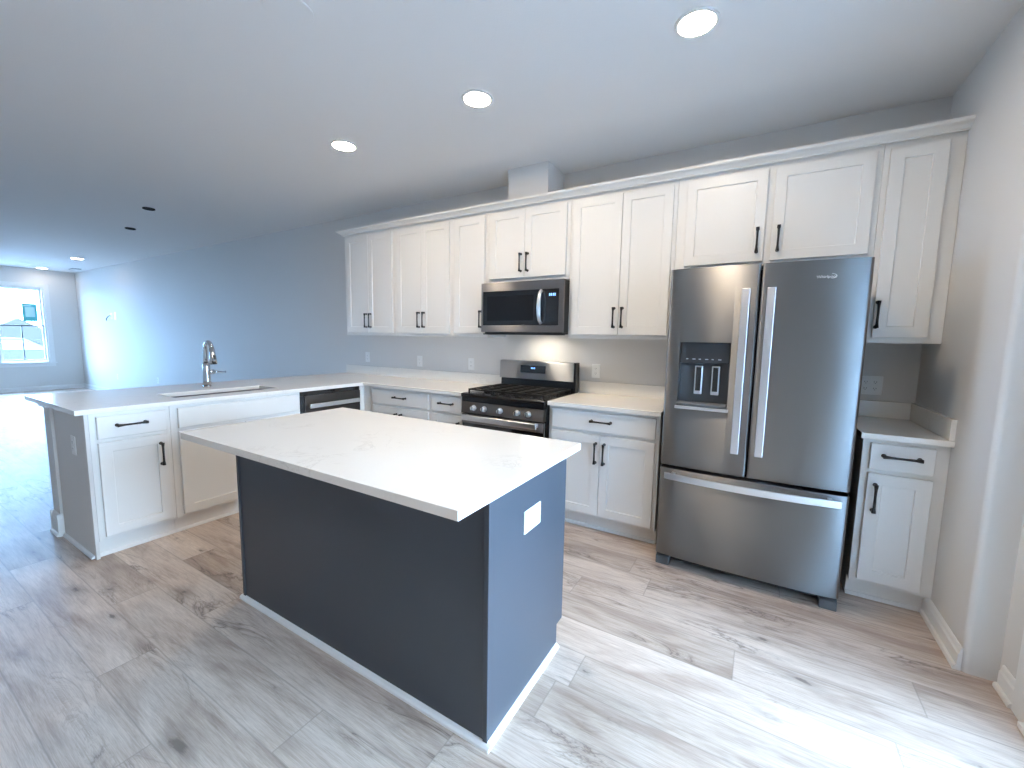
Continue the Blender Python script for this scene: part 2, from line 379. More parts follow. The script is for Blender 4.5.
# ------------------------------------------------------------------ what lies outside
struct('ground', bx(-31, XL-.22, -60, 60, -.5, -.35), 'asphalt')
struct('lower_ground', bx(-150, -31, -90, 90, -4.2, -4.0), 'asphalt')
struct('overhead_sky_blocker', bx(3.14, 5.3, -3.40, .5, 2.55, 2.70), 'trim')  # added unseen slab, keeps high sky off the floor by the door
struct('patio', bx(3.2, 40, -30, 30, -.35, -.2), 'concrete')
struct('wall_sky_blocker', bx(3.14, 7.5, -3.40, -3.23, -.2, 3.2), 'sky_blocker')  # added unseen fin, cuts oblique daylight on the right-hand cabinets
def house(x, y, w, d, h, lab):
    t = thing('house', lab, 'house', (x, y, -4.0), 0, 'houses across the street')
    obj('walls', bx(-d/2, d/2, -w/2, w/2, 0, h), 'siding', t)
    b = bmesh.new(); prism(b, [(-w/2-.4, h), (w/2+.4, h), (0, h+w*.33)], 'x', -d/2-.3, d/2+.3); obj('roof', b, 'roof', t)
    for k in range(3):
        yy = -w/2 + w*(k+.5)/3
        f = obj('window', bx(d/2-.02, d/2+.06, yy-.5, yy+.5, 1.3, 2.7), 'trim', t); obj('pane', bx(d/2+.06, d/2+.08, yy-.42, yy+.42, 1.38, 2.62), 'car_glass', f)
house(-78, 9.5, 11, 8, 3.2, 'grey house with gabled roof across the street, beyond the far window')
house(-80, -6, 11, 8, 3.2, 'second grey gabled house further left across the street')
def car(x, y):
    t = thing('car', 'parked grey-blue car outside seen through the lower far window', 'car', (x, y, -.35), 0)
    b = bmesh.new(); prism(b, [(-2.2, .35), (2.2, .35), (2.25, .75), (1.5, .95), (.9, 1.05), (.3, 1.45), (-1.0, 1.48), (-1.7, 1.05), (-2.2, .95)], 'x', -.85, .85)
    obj('body', b, 'car', t, .05)
    b = bmesh.new(); prism(b, [(.78, 1.06), (.28, 1.38), (-.92, 1.40), (-1.45, 1.06)], 'x', -.87, .87); obj('side_window', b, 'car_glass', t)
    for yy in (-1.35, 1.35):
        for xx in (-.8, .8):
            b = bmesh.new(); cyl(b, (xx-.1, yy, .33), (xx+.1, yy, .33), .33, n=20); obj('wheel', b, 'rubber', t)
car(-20.5, .1)
def tree(x, y, h, lab):
    b = bmesh.new(); rnd = random.Random(int(h*10))
    def br(p, d, l, r, k):
        q = p + d*l; cyl(b, p, q, r, r*.65, n=6)
        if k:
            for _ in range(4): br(q - d*l*rnd.uniform(0, .45), (d + Vector((rnd.uniform(-.8, .8), rnd.uniform(-.8, .8), rnd.uniform(-.1, .5)))).normalized(), l*rnd.uniform(.55, .75), r*.55, k-1)
    br(Vector((0, 0, 0)), Vector((0, 0, 1)), h*.35, .10, 4)
    o = obj('bare_tree', b, 'bark', loc=(x, y, -4.0)); tag(o, lab, 'tree', 'bare trees across the street')
tree(-44, 5.2, 6.5, 'bare tree on the right across the street outside the far window'); tree(-46, 2.6, 6.0, 'bare tree further left across the street outside the far window')

# ------------------------------------------------------------------ cabinetry parts (built facing local -Y)
def shaker(bm, x0, x1, z0, z1, y=-.002, t=.019, rail=.058, dep=.008):
    """shaker panel: one mesh with raised rails and a recessed field; front faces -Y at y-t"""
    yf = y-t; a, e = rail, rail+.003
    def ring(i, yy): return [bm.verts.new(p) for p in ((x0+i, yy, z0+i), (x1-i, yy, z0+i), (x1-i, yy, z1-i), (x0+i, yy, z1-i))]
    B = ring(0, y); S = ring(0, yf+.0015); F = ring(.0015, yf); I = ring(a, yf); J = ring(e, yf+dep)
    bm.faces.new(B[::-1])
    for P, Q in ((B, S), (S, F), (F, I), (I, J)):
        for k in range(4): bm.faces.new((P[k], P[(k+1) % 4], Q[(k+1) % 4], Q[k]))
    bm.faces.new(J)
def slab(bm, x0, x1, z0, z1, y=-.002, t=.019):
    yf = y-t
    def ring(i, yy): return [bm.verts.new(p) for p in ((x0+i, yy, z0+i), (x1-i, yy, z0+i), (x1-i, yy, z1-i), (x0+i, yy, z1-i))]
    B = ring(0, y); S = ring(0, yf+.003); F = ring(.003, yf)
    bm.faces.new(B[::-1]); bm.faces.new(F)
    for P, Q in ((B, S), (S, F)):
        for k in range(4): bm.faces.new((P[k], P[(k+1) % 4], Q[(k+1) % 4], Q[k]))
def pull(parent, x, z, vertical, yf=-.021, l=.150):
    """black bar pull with flared feet"""
    b = bmesh.new(); h = l/2; so = .030
    D_ = Vector((0, 0, 1)) if vertical else Vector((1, 0, 0)); c = Vector((x, yf, z))
    S = Vector((0, -1, 0))
    tube(b, [c + D_*t_ + S*s for t_, s in ((-h*.98, so), (-h*.9, so), (-h*.6, so), (0, so+.001), (h*.6, so), (h*.9, so), (h*.98, so))], [.0095, .0092, .0062, .0056, .0062, .0092, .0095], n=10)
    for sg in (-1, 1):
        p = c + D_*(sg*h*.90)
        cyl(b, p, p + S*.006, .0105, .0070, n=12); cyl(b, p + S*.006, p + S*so, .0070, .0080, n=12)
    return obj('handle', b, 'black', parent)
CABS = []
def upper(x0, x1, z0, z1, doors, handles, label, hz=None, y=-.31, depth=.308):
    """doors: list of (xa, xb); handles: list of (door index, x)"""
    w = x1-x0
    t = thing('upper_cabinet', label, 'cabinet', (x0, y, z0), 0, 'white wall cabinets')
    b = bmesh.new(); hh = z1-z0
    box(b, .0004, w-.0004, 0, depth, .012, hh)                # carcass
    fr = .0
    box(b, .0004, w-.0004, 0, .02, 0, .012); box(b, .0004, .02, .02, depth, 0, .012); box(b, w-.02, w-.0004, .02, depth, 0, .012)
    obj('carcass', b, 'white', t, .001)
    for i, (a, e) in enumerate(doors):
        b = bmesh.new(); shaker(b, a-x0, e-x0, .030, hh-.035); d = obj('door', b, 'white', t)
        for j, hx in handles:
            if j == i: pull(d, hx-x0, hz if hz else .155, True)
    return t
UZ0, UZ1, MZ = 1.372, 2.437, 1.832
upper(-1.880, -1.118, UZ0, UZ1, [(-1.835, -1.500), (-1.496, -1.150)], [(0, -1.530), (1, -1.466)], 'leftmost white two-door wall cabinet at the end of the run')
upper(-1.117, -.387, UZ0, UZ1, [(-1.085, -.754), (-.750, -.418)], [(0, -.785), (1, -.721)], 'white two-door wall cabinet second from the left end')
upper(-.386, -.001, UZ0, UZ1, [(-.357, -.028)], [(0, -.058)], 'narrow white single-door wall cabinet just left of the microwave')
upper(0, .762, MZ, UZ1, [(.030, .366), (.370, .733)], [(0, .337), (1, .400)], 'short white two-door wall cabinet directly over the microwave', hz=.150)
upper(.763, 1.530, UZ0, UZ1, [(.790, 1.160), (1.165, 1.505)], [(0, 1.131), (1, 1.192)], 'tall white two-door wall cabinet between microwave and refrigerator')
upper(1.531, 2.574, MZ, UZ1, [(1.590, 2.045), (2.082, 2.545)], [(0, 2.008), (1, 2.117)], 'wide white two-door cabinet over the refrigerator', hz=.155)
upper(2.575, 2.892, UZ0, UZ1, [(2.600, 2.828)], [(0, 2.612)], 'narrow white single-door wall cabinet in the right corner by the wall')
# crown moulding along the whole run
b = bmesh.new()
prof = [(0, 0), (-.010, 0), (-.012, .008), (-.030, .022), (-.048, .030), (-.052, .036), (-.052, .048), (0, .048)]
yc, zc = -.3315, 2.430
A = [b.verts.new((XR-.001, yc+p, zc+q)) for p, q in prof]
B = [b.verts.new((-1.880+p, yc+p, zc+q)) for p, q in prof]
Cc = [b.verts.new((-1.880+p, -.001, zc+q)) for p, q in prof]
for P, Q in ((A, B), (B, Cc)):
    for i in range(len(prof)): b.faces.new((P[i], P[(i+1) % len(prof)], Q[(i+1) % len(prof)], Q[i]))
b.faces.new(A); b.faces.new(Cc)
o = obj('crown_moulding', b, 'white'); tag(o, 'white crown moulding running along the top of all wall cabinets', 'moulding')

def base_cab(loc, w, label, rz=0, depth=.60, layout=(), toe=.062, group='white base cabinets', left_end=False, door_z=(.128, .705), drawer_z=(.728, .862), front_m='white', top=.884):
    t = thing('base_cabinet', label, 'cabinet', loc, rz, group)
    b = bmesh.new(); box(b, .0004, w-.0004, 0, depth, .105, top); obj('carcass', b, front_m, t, .001)
    b = bmesh.new(); box(b, .0004, w-.0004, toe, depth-.05, 0, .105)
    obj('toe_kick', b, front_m, t)
    b = bmesh.new(); prism(b, [(toe, 0), (toe-.018, 0), (toe-.016, .008), (toe-.010, .015), (toe, .018)], 'x', .0004, w-.0004); obj('shoe_moulding', b, 'trim', t)
    for it in layout:
        k, a, e = it[0], it[1], it[2]
        b = bmesh.new()
        if k == 'door':
            shaker(b, a, e, *door_z); d = obj('door', b, front_m, t)
            if it[3] is not None: pull(d, it[3], door_z[1]-.125, True)
        elif k == 'drawer':
            slab(b, a, e, *drawer_z); d = obj('drawer', b, front_m, t)
            if it[3] is not None: pull(d, it[3], sum(drawer_z)/2+.008, False)
        elif k == 'false':
            slab(b, a, e, *drawer_z); d = obj('false_front', b, front_m, t)
    return t
YB = -.61
base_cab((-1.155, YB, 0), .767, 'white two-door base cabinet with drawer in the inner corner', layout=(('drawer', .040, .748, .41), ('door', .040, .392, .362), ('door', .396, .748, .426)))
base_cab((-.387, YB, 0), .386, 'narrow white base cabinet with one drawer left of the range', layout=(('drawer', .027, .352, .19), ('door', .027, .352, .322)))
base_cab((.764, YB, 0), .790, 'white two-door base cabinet with wide drawer between range and refrigerator', layout=(('drawer', .030, .766, .402), ('door', .030, .398, .372), ('door', .402, .766, .432)))
base_cab((2.565, YB, 0), .327, 'narrow white base cabinet in the right corner beside the refrigerator', layout=(('drawer', .030, .275, .150), ('door', .030, .275, .062)))
# blind corner filler between the peninsula and the back run
o = obj('corner_filler', None or (lambda b: (box(b, -1.2555, -1.156, YB, -.02, .105, .884), box(b, -1.2555, -1.156, YB+.062, -.02, 0, .105), b)[-1])(bmesh.new()), 'white')
tag(o, 'plain white corner filler strip where the peninsula meets the back cabinets', 'filler')
# peninsula cabinets face +X
PX = -1.256; RZ = math.pi/2
p1 = base_cab((PX, -2.580, 0), .389, 'white peninsula cabinet with drawer and single door at the open end', RZ, .595, layout=(('drawer', .030, .367, .187), ('door', .030, .367, .325)), toe=.045)
b = bx(-.018, -.0006, .0, .594, 0, .884); e_ = obj('end_panel', b, 'wall', p1, .001)
b = bmesh.new(); prism(b, [(-.018, 0), (-.034, 0), (-.033, .008), (-.028, .015), (-.018, .018)], 'y', .03, .594); obj('shoe_moulding', b, 'trim', p1)
p2 = base_cab((PX, -2.190, 0), .909, 'wide white sink base cabinet in the peninsula under the faucet', RZ, .595, layout=(('false', .040, .880), ('door', .040, .458, None), ('door', .462, .880, .492)), toe=.045, top=.66)
b = bmesh.new(); box(b, .0004, .9086, 0, .04, .66, .884); box(b, .0004, .9086, .56, .595, .66, .884); box(b, .0004, .02, .04, .56, .66, .884); box(b, .889, .9086, .04, .56, .66, .884); obj('carcass_rim', b, 'white', p2)
o = obj('peninsula_filler', bx(PX-.02, PX, -.665, -.611, .105, .884), 'white', bevel=.001); tag(o, 'narrow white filler post to the right of the dishwasher', 'filler')
# knee wall behind the peninsula with its plinth
b = bmesh.new(); box(b, -1.995, -1.856, -2.612, -.001, 0, .884); struct('wall_peninsula', b, 'wall')
b = bmesh.new()
prism(b, [(-2.612-d, z) for d, z in base_profile(.15)], 'x', -2.010, -1.852)
prism(b, [(-1.995-d, z) for d, z in base_profile(.15)], 'y', -2.630, -.03)
prism(b, [(-1.856+min(d, .016), z) for d, z in base_profile(.15)], 'y', -2.630, -2.6)
struct('baseboard_peninsula', b, 'trim')
b = bmesh.new(); box(b, -2.015, -1.995, -2.61, -.03, .852, .884); box(b, -2.03, -1.995, -2.61, -.03, .868, .884); box(b, -2.03, -1.86, -2.63, -2.612, .868, .884); struct('trim_2', b, 'trim')

# ------------------------------------------------------------------ worktops
CT0, CT1 = .8845, .9145
def poly_slab(name, pts, label, hole=None, bevel=.0025):
    b = bmesh.new()
    if hole is None: prism(b, pts, 'z', CT0, CT1)
    return b
# left L-shaped worktop built from abutting cells with the sink cut out
SX0, SX1, SY0, SY1 = -1.705, -1.400, -2.100, -1.370
b = bmesh.new()
X = [-2.285, SX0, SX1, -1.228, -.0015]; Yv = [-2.640, SY0, SY1, -.650, -.0005]
solid = {(i, j) for i in range(3) for j in range(4)} | {(3, 3)}; solid.discard((1, 1))
V = {}
def gv(i, j, z):
    k = (i, j, z)
    if k not in V: V[k] = b.verts.new((X[i], Yv[j], z))
    return V[k]
for (i, j) in solid:
    b.faces.new((gv(i, j, CT1), gv(i+1, j, CT1), gv(i+1, j+1, CT1), gv(i, j+1, CT1)))
    b.faces.new((gv(i, j, CT0), gv(i, j+1, CT0), gv(i+1, j+1, CT0), gv(i+1, j, CT0)))
    for (di, dj, p, q) in ((-1, 0, (i, j), (i, j+1)), (1, 0, (i+1, j+1), (i+1, j)), (0, -1, (i+1, j), (i, j)), (0, 1, (i, j+1), (i+1, j+1))):
        if (i+di, j+dj) not in solid: b.faces.new((gv(*p, CT0), gv(*p, CT1), gv(*q, CT1), gv(*q, CT0)))
w1 = obj('countertop', b, 'quartz', bevel=.002); tag(w1, 'L-shaped white quartz worktop over the peninsula and left back cabinets', 'countertop')
obj('backsplash', bx(-2.285, -.0015, -.0205, -.0008, CT1+.0003, 1.016), 'quartz', w1, .0015)
w2 = obj('countertop', bx(.7635, 1.562, -.650, -.0005, CT0, CT1), 'quartz', bevel=.002); tag(w2, 'short white quartz worktop between range and refrigerator', 'countertop')
obj('backsplash', bx(.7635, 1.562, -.0205, -.0008, CT1+.0003, 1.016), 'quartz', w2, .0015)
w3 = obj('countertop', bx(2.548, XR-.0006, -.650, -.0005, CT0, CT1), 'quartz', bevel=.002); tag(w3, 'small white quartz worktop in the right corner beside the refrigerator', 'countertop')
obj('backsplash', bx(2.548, XR-.021, -.0205, -.0008, CT1+.0003, 1.016), 'quartz', w3, .0015)
obj('side_splash', bx(XR-.0206, XR-.0008, -.640, -.0008, CT1+.0003, 1.016), 'quartz', w3, .0015)

# ------------------------------------------------------------------ sink and faucet
s = thing('sink', 'stainless undermount sink in the peninsula worktop', 'sink', ((SX0+SX1)/2, (SY0+SY1)/2, CT0))
b = bmesh.new(); hx, hy = (SX1-SX0)/2, (SY1-SY0)/2; zt, zb = -.002, -.205
def rect(ix, z, n=5, r=.05):
    pts = []
    for cx_, cy_, a0 in ((hx-ix-r, hy-ix-r, 0), (-hx+ix+r, hy-ix-r, 90), (-hx+ix+r, -hy+ix+r, 180), (hx-ix-r, -hy+ix+r, 270)):
        for k in range(n+1):
            a = math.radians(a0+90*k/n); pts.append(b.verts.new((cx_+r*math.cos(a), cy_+r*math.sin(a), z)))
    return pts
R = [rect(-.012, zt, r=.02), rect(-.001, zt, r=.045), rect(.012, zb+.02), rect(.04, zb)]
for P, Q in zip(R, R[1:]):
    for k in range(len(P)): b.faces.new((P[k], P[(k+1) % len(P)], Q[(k+1) % len(Q)], Q[k]))
b.faces.new(R[-1]); o = obj('basin', b, 'grey_bowl', s, smooth=True)
md = o.modifiers.new('thick', 'SOLIDIFY'); md.thickness = .0015
b = bmesh.new(); cyl(b, (0, 0, zb+.001), (0, 0, zb+.005), .045, n=24); cyl(b, (0, 0, zb+.005), (0, 0, zb+.012), .03, .02, n=20); obj('drain', b, 'chrome', s)

f = thing('faucet', 'chrome gooseneck pull-down kitchen faucet behind the sink', 'faucet', (-1.895, -1.690, CT1))
b = bmesh.new(); cyl(b, (0, 0, 0), (0, 0, .012), .031, .030, 24); cyl(b, (0, 0, .012), (0, 0, .02), .027, .024, 24)
tube(b, [(0, 0, .02), (0, 0, .05), (0, 0, .12), (0, 0, .19), (0, 0, .205)], [.029, .028, .025, .027, .022], 20); obj('body', b, 'chrome', f)
b = bmesh.new(); pts = [(0, 0, .205), (0, 0, .25)]
for k in range(0, 13):
    a = math.pi*k/12*.93; pts.append((.056-.056*math.cos(a), 0, .315+.062*math.sin(a)))
tube(b, pts, .0165, 16); obj('spout', b, 'chrome', f)
b = bmesh.new(); ex, ez = pts[-1][0], pts[-1][2]
tube(b, [(ex, 0, ez), (ex+.005, 0, ez-.03), (ex+.014, 0, ez-.085), (ex+.020, 0, ez-.125)], [.0185, .021, .024, .027], 18); h_ = obj('spray_head', b, 'chrome', f)
b = bmesh.new(); cyl(b, (ex+.020, 0, ez-.125), (ex+.0205, 0, ez-.130), .024, .022, 18); obj('nozzle', b, 'rubber', h_)
b = bmesh.new(); box(b, ex+.030, ex+.040, -.009, .009, ez-.095, ez-.055); obj('button', b, 'dark_plastic', h_, .002)
b = bmesh.new(); cyl(b, (0, .012, .125), (0, .055, .128), .021, .019, 18); tube(b, [(0, .052, .128), (0, .085, .126), (0, .125, .122), (0, .145, .121)], [.012, .008, .007, .009], 12); obj('lever', b, 'chrome', f)

# ------------------------------------------------------------------ dishwasher (faces +X, set in the peninsula)
dw = thing('dishwasher', 'dark stainless dishwasher built into the peninsula right of the sink', 'dishwasher', (PX, -1.2795, 0), RZ)
w = .612
obj('tub', bx(.004, w-.004, .02, .57, .09, .862), 'dark_plastic', dw)
b = bmesh.new(); prism(b, [(0, .118), (-.020, .118), (-.024, .3), (-.024, .835), (-.020, .842), (0, .842)], 'x', .030, w-.022); obj('door', b, 'steel_panel', dw, .002)
obj('control_strip', bx(.004, w-.004, -.004, .02, .843, .880), 'glass_black', dw, .002)
obj('side_trim', bx(.004, .028, -.012, .02, .105, .842), 'dark_plastic', dw); obj('side_trim', bx(w-.020, w-.004, -.012, .02, .105, .842), 'dark_plastic', dw)
b = bmesh.new(); box(b, .055, w-.050, -.066, -.050, .738, .776)
for xx in (.075, w-.085): box(b, xx, xx+.018, -.051, -.020, .744, .770)
obj('handle', b, 'satin', dw, .004)
obj('toe_kick', bx(.004, w-.004, .045, .06, 0, .105), 'dark_plastic', dw)

# ------------------------------------------------------------------ range
r = thing('gas_range', 'stainless and black freestanding gas range between the base cabinets', 'range', (.0045, 0, 0)); w = .7525
obj('body', bx(.001, w-.001, -.640, -.030, .03, .895), 'enamel', r, .002)
for xx in (.05, w-.09):
    for yy in (-.59, -.12):
        b = bmesh.new(); cyl(b, (xx+.02, yy, 0), (xx+.02, yy, .03), .018, n=12); obj('leg', b, 'dark_plastic', r)
b = bmesh.new(); prism(b, [(-.040, .8955), (-.655, .8955), (-.688, .889), (-.692, .905), (-.688, .915), (-.66, .918), (-.040, .918)], 'x', -.001, w+.001); ck = obj('cooktop', b, 'enamel', r, .003)
b = bmesh.new(); prism(b, [(-.6405, .757), (-.688, .757), (-.692, .762), (-.682, .850), (-.6405, .850)], 'x', .004, w-.004); cp = obj('control_panel', b, 'steel_panel', r, .0015)
obj('front_lip', bx(.004, w-.004, -.684, -.6405, .8505, .8925), 'enamel', r, .002)
for xx in (.128, .228, .376, .528, .624):
    b = bmesh.new(); cy = -.6855; zz = .806
    cyl(b, (xx, cy-.002, zz), (xx, cy-.008, zz), .0235, .0225, 24); cyl(b, (xx, cy-.008, zz), (xx, cy-.034, zz), .0185, .0165, 24)
    k = obj('knob', b, 'satin', r)
    b = bmesh.new(); box(b, xx-.0045, xx+.0045, cy-.044, cy-.034, zz-.0165, zz+.0165); obj('grip', b, 'chrome', k, .0015)
dr = obj('oven_door', bx(.006, w-.006, -.680, -.6405, .225, .752), 'glass_black', r, .003)
obj('top_rail', bx(.006, w-.006, -.6865, -.6805, .678, .750), 'steel_dark', dr, .002)
b = bmesh.new(); box(b, .045, w-.035, -.748, -.728, .709, .752)
for xx in (.055, w-.070): box(b, xx, xx+.025, -.729, -.6866, .715, .746)
obj('handle', b, 'satin', dr, .005, seg=3)
obj('storage_drawer', bx(.006, w-.006, -.680, -.6405, .055, .220), 'steel_dark', r, .003)
b = bmesh.new(); prism(b, [(-.031, .918), (-.100, .918), (-.094, 1.006), (-.031, 1.006)], 'x', .012, w-.004); obj('back_vent', b, 'enamel', r)
b = bmesh.new(); prism(b, [(-.031, 1.0065), (-.112, 1.0065), (-.102, 1.160), (-.094, 1.167), (-.031, 1.167)], 'x', .001, w-.018); bg_ = obj('backguard', b, 'steel_light', r, .002)
obj('backguard_end_cap', bx(w-.0178, w+.002, -.108, -.031, .9185, 1.168), 'enamel', bg_, .002)
b = bmesh.new(); prism(b, [(-.1075, 1.062), (-.1110, 1.062), (-.1068, 1.128), (-.1030, 1.128)], 'x', .222, .470); ds = obj('display', b, 'glass_black', bg_)
b = bmesh.new()
for k, xx in enumerate((.330, .344, .360)): box(b, xx, xx+.009, -.1118, -.1090, 1.098, 1.112)
obj('digits', b, 'display', ds)
# grates, burners
for gx0, gx1 in ((.028, .262), (.268, .485), (.491, .725)):
    b = bmesh.new(); z0, z1 = .938, .950; y0, y1 = -.630, -.130
    def bar(x0, x1, ya, yb): box(b, x0, x1, ya, yb, z0, z1)
    bar(gx0, gx1, y0, y0+.012); bar(gx0, gx1, y1-.012, y1); bar(gx0, gx0+.012, y0, y1); bar(gx1-.012, gx1, y0, y1)
    xm = (gx0+gx1)/2; bar(xm-.005, xm+.005, y0, y1)
    for q in (.22, .40, .60, .78): yy = y0+(y1-y0)*q; bar(gx0, gx1, yy-.005, yy+.005)
    for xx in (gx0, gx1-.012):
        for yy in (y0, (y0+y1)/2-.006, y1-.012): box(b, xx, xx+.012, yy, yy+.012, .918, z0)
    obj('grate', b, 'iron', r, .0015, seg=1)
for xx, yy, rr_ in ((.145, -.50, .045), (.145, -.25, .038), (.376, -.375, .05), (.608, -.50, .05), (.608, -.25, .035)):
    b = bmesh.new(); cyl(b, (xx, yy, .918), (xx, yy, .926), rr_, rr_*.95, 24); cyl(b, (xx, yy, .926), (xx, yy, .934), rr_*.75, rr_*.7, 24); obj('burner', b, 'iron', r)

# ------------------------------------------------------------------ microwave
mw = thing('microwave', 'stainless over-the-range microwave with black glass door', 'microwave', (.001, 0, 1.404)); w = .760; h = .416
obj('case', bx(.002, w-.002, -.385, -.004, .012, h), 'dark_plastic', mw, .002)
b = bmesh.new(); yf = -.410
box(b, 0, w, yf, -.3855, h-.070, h); box(b, 0, w, yf, -.3855, .012, .066); box(b, 0, .018, yf, -.3855, .066, h-.070); box(b, w-.040, w, yf, -.3855, .066, h-.070)
obj('front_frame', b, 'steel_dark', mw, .0015)
b = bmesh.new(); box(b, .0182, .602, yf+.0015, -.3855, .0662, h-.0702); d = obj('door', b, 'glass_black', mw, .001)
b = bmesh.new(); box(b, .060, .500, yf+.0005, yf+.0014, .105, h-.110); obj('door_window', b, 'enamel', d)
b = bmesh.new(); tube(b, [(.572, yf-.004, .082), (.572, yf-.030, .105), (.572, yf-.042, .15), (.572, yf-.046, .208), (.572, yf-.042, .265), (.572, yf-.030, .312), (.572, yf-.004, .335)], [.013, .014, .015, .016, .015, .014, .013], 12); obj('handle', b, 'satin', d)
cpn = obj('control_panel', bx(.6025, w-.0402, yf+.0015, -.3855, .0662, h-.0702), 'glass_black', mw, .001)
b = bmesh.new()
for k in range(4): box(b, .637+k*.014+(.004 if k > 1 else 0), .647+k*.014+(.004 if k > 1 else 0), yf+.0004, yf+.0014, h-.124, h-.104)
obj('clock_digits', b, 'display', cpn)
b = bmesh.new()
for rr_ in range(5):
    for cc in range(3): box(b, .625+cc*.030, .640+cc*.030, yf+.0006, yf+.0014, .095+rr_*.030, .0985+rr_*.030)
obj('keypad_marks', b, 'dark_plastic', cpn)
b = bmesh.new(); box(b, .02, w-.02, -.38, -.02, 0, .0115); obj('bottom_vent', b, 'dark_plastic', mw)
obj('bottom_lip', bx(.004, w-.004, -.384, -.350, -.010, -.0003), 'dark_plastic', mw, .001)
obj('task_light', bx(.36, .54, -.27, -.19, -.0012, -.0003), 'task_lens', mw)

# ------------------------------------------------------------------ refrigerator
fx0, fx1 = 1.603, 2.503; xm = 2.052; FY = -.802
fr = thing('refrigerator', 'stainless french door refrigerator with bottom freezer drawer and water dispenser', 'refrigerator', ((fx0+fx1)/2, 0, 0))
def loc_x(x): return x-(fx0+fx1)/2
def bow(x):
    t = abs((x-(fx0+fx1)/2)/((fx1-fx0)/2)); return FY - .016*(1-t**2) - .010*(1-t**14)
def bowed(bm, x0, x1, z0, z1, yb, n=28, hole=None, rz_=.0):
    xs = [x0+(x1-x0)*i/n for i in range(n+1)]
    # denser toward the outer edges
    xs = sorted(set(xs + [x0+.004, x0+.010, x1-.004, x1-.010] + ([hole[0], hole[1]] if hole else [])))
    zs = [z0, z1] if not hole else [z0, hole[2], hole[3], z1]
    F = {}; 
    def ez(x):
        d = min(x-x0, x1-x); r_ = .007
        return 0 if d >= r_ else r_ - math.sqrt(max(0, r_*r_-(r_-d)**2))
    for i, x in enumerate(xs):
        for j, z in enumerate(zs): F[i, j] = bm.verts.new((loc_x(x), bow(x)+ez(x), z))
    hi = None
    if hole: hi = (xs.index(hole[0]), xs.index(hole[1]))
    for i in range(len(xs)-1):
        for j in range(len(zs)-1):
            if hole and j == 1 and hi[0] <= i < hi[1]: continue
            f_ = bm.faces.new((F[i, j], F[i+1, j], F[i+1, j+1], F[i, j+1])); f_.smooth = True
    J = len(zs)-1; I = len(xs)-1
    B = {}
    for i in (0, I):
        for j in range(J+1): B[i, j] = bm.verts.new((loc_x(xs[i]), yb, zs[j]))
    for j in range(J):
        bm.faces.new((F[0, j], F[0, j+1], B[0, j+1], B[0, j])); bm.faces.new((F[I, j+1], F[I, j], B[I, j], B[I, j+1]))
    bm.faces.new([F[i, J] for i in range(I+1)] + [B[I, J], B[0, J]]); bm.faces.new([F[i, 0] for i in range(I, -1, -1)] + [B[0, 0], B[I, 0]])
    bm.faces.new([B[0, j] for j in range(J+1)] + [B[I, j] for j in range(J, -1, -1)])
    if hole:   # recess walls
        yr = FY+.060; a, e = hi; C2 = {}
        for (i, j) in ((a, 1), (e, 1), (e, 2), (a, 2)): C2[i, j] = bm.verts.new((loc_x(xs[i]), yr, zs[j]))
        def wall(vs_, i0, i1): f_ = bm.faces.new(vs_); f_.material_index = 1
        wall([F[a, 1], F[a, 2], C2[a, 2], C2[a, 1]], 0, 0); wall([F[e, 2], F[e, 1], C2[e, 1], C2[e, 2]], 0, 0)
        wall([F[i, 1] for i in range(a, e+1)] + [C2[e, 1], C2[a, 1]], 0, 0); wall([F[i, 2] for i in range(e, a-1, -1)] + [C2[a, 2], C2[e, 2]], 0, 0)
        wall([C2[a, 1], C2[e, 1], C2[e, 2], C2[a, 2]], 0, 0)
b = bmesh.new(); box(b, loc_x(fx0+.004), loc_x(fx1-.004), -.690, -.035, .045, 1.755); box(b, loc_x(fx0+.02), loc_x(fx1-.02), -.735, -.690, .085, 1.74); obj('cabinet', b, 'enamel', fr, .003)
DZ0, DZ1 = .633, 1.768
dl = bmesh.new(); bowed(dl, fx0, xm-.004, DZ0, DZ1, -.737, hole=(1.676, 1.937, .995, 1.359)); dl = obj('left_door', dl, ['steel', 'grey_plastic'], fr)
drr = bmesh.new(); bowed(drr, xm+.004, fx1, DZ0, DZ1, -.737); drr = obj('right_door', drr, 'steel', fr)
fd = bmesh.new(); bowed(fd, fx0, fx1, .072, .612, -.737, n=40); fd = obj('freezer_drawer', fd, 'steel', fr)
for d_ in (dl, drr, fd): md = d_.modifiers.new('bevel', 'BEVEL'); md.width = .0025; md.segments = 2; md.limit_method = 'ANGLE'; md.angle_limit = 1.0
def flat_handle(parent, x):
    b = bmesh.new(); X_ = loc_x(x); y0 = -.880; hw = .019
    pts = []
    for k in range(13):
        t = k/12; z = .765+t*(1.640-.765); pts.append((y0-.010*(1-(2*t-1)**2), z))
    prof2 = pts + [(p[0]+.014, p[1]) for p in pts[::-1]]
    prism(b, prof2, 'x', X_-hw, X_+hw)
    for zz in (.80, 1.575): box(b, X_-.010, X_+.010, y0+.010, bow(x)-.001, zz, zz+.035)
    obj('handle', b, 'satin', parent, .003)
flat_handle(dl, 1.990); flat_handle(drr, 2.102)
b = bmesh.new(); pf, pb = [], []
for k in range(25):
    t = k/24; x = fx0+.036+t*(fx1-fx0-.072); yy = -.872-.034*(1-(2*t-1)**2); pf.append((loc_x(x), yy)); pb.append((loc_x(x), yy+.013))
prism(b, pf+pb[::-1], 'z', .563, .600)
for x in (fx0+.07, fx1-.09): box(b, loc_x(x), loc_x(x+.02), -.868, bow(x)+.004, .568, .595)
obj('handle', b, 'satin', fd, .003)
obj('kick_grille', bx(loc_x(fx0+.06), loc_x(fx1-.06), -.725, -.690, .015, .068), 'dark_plastic', fr, .002)
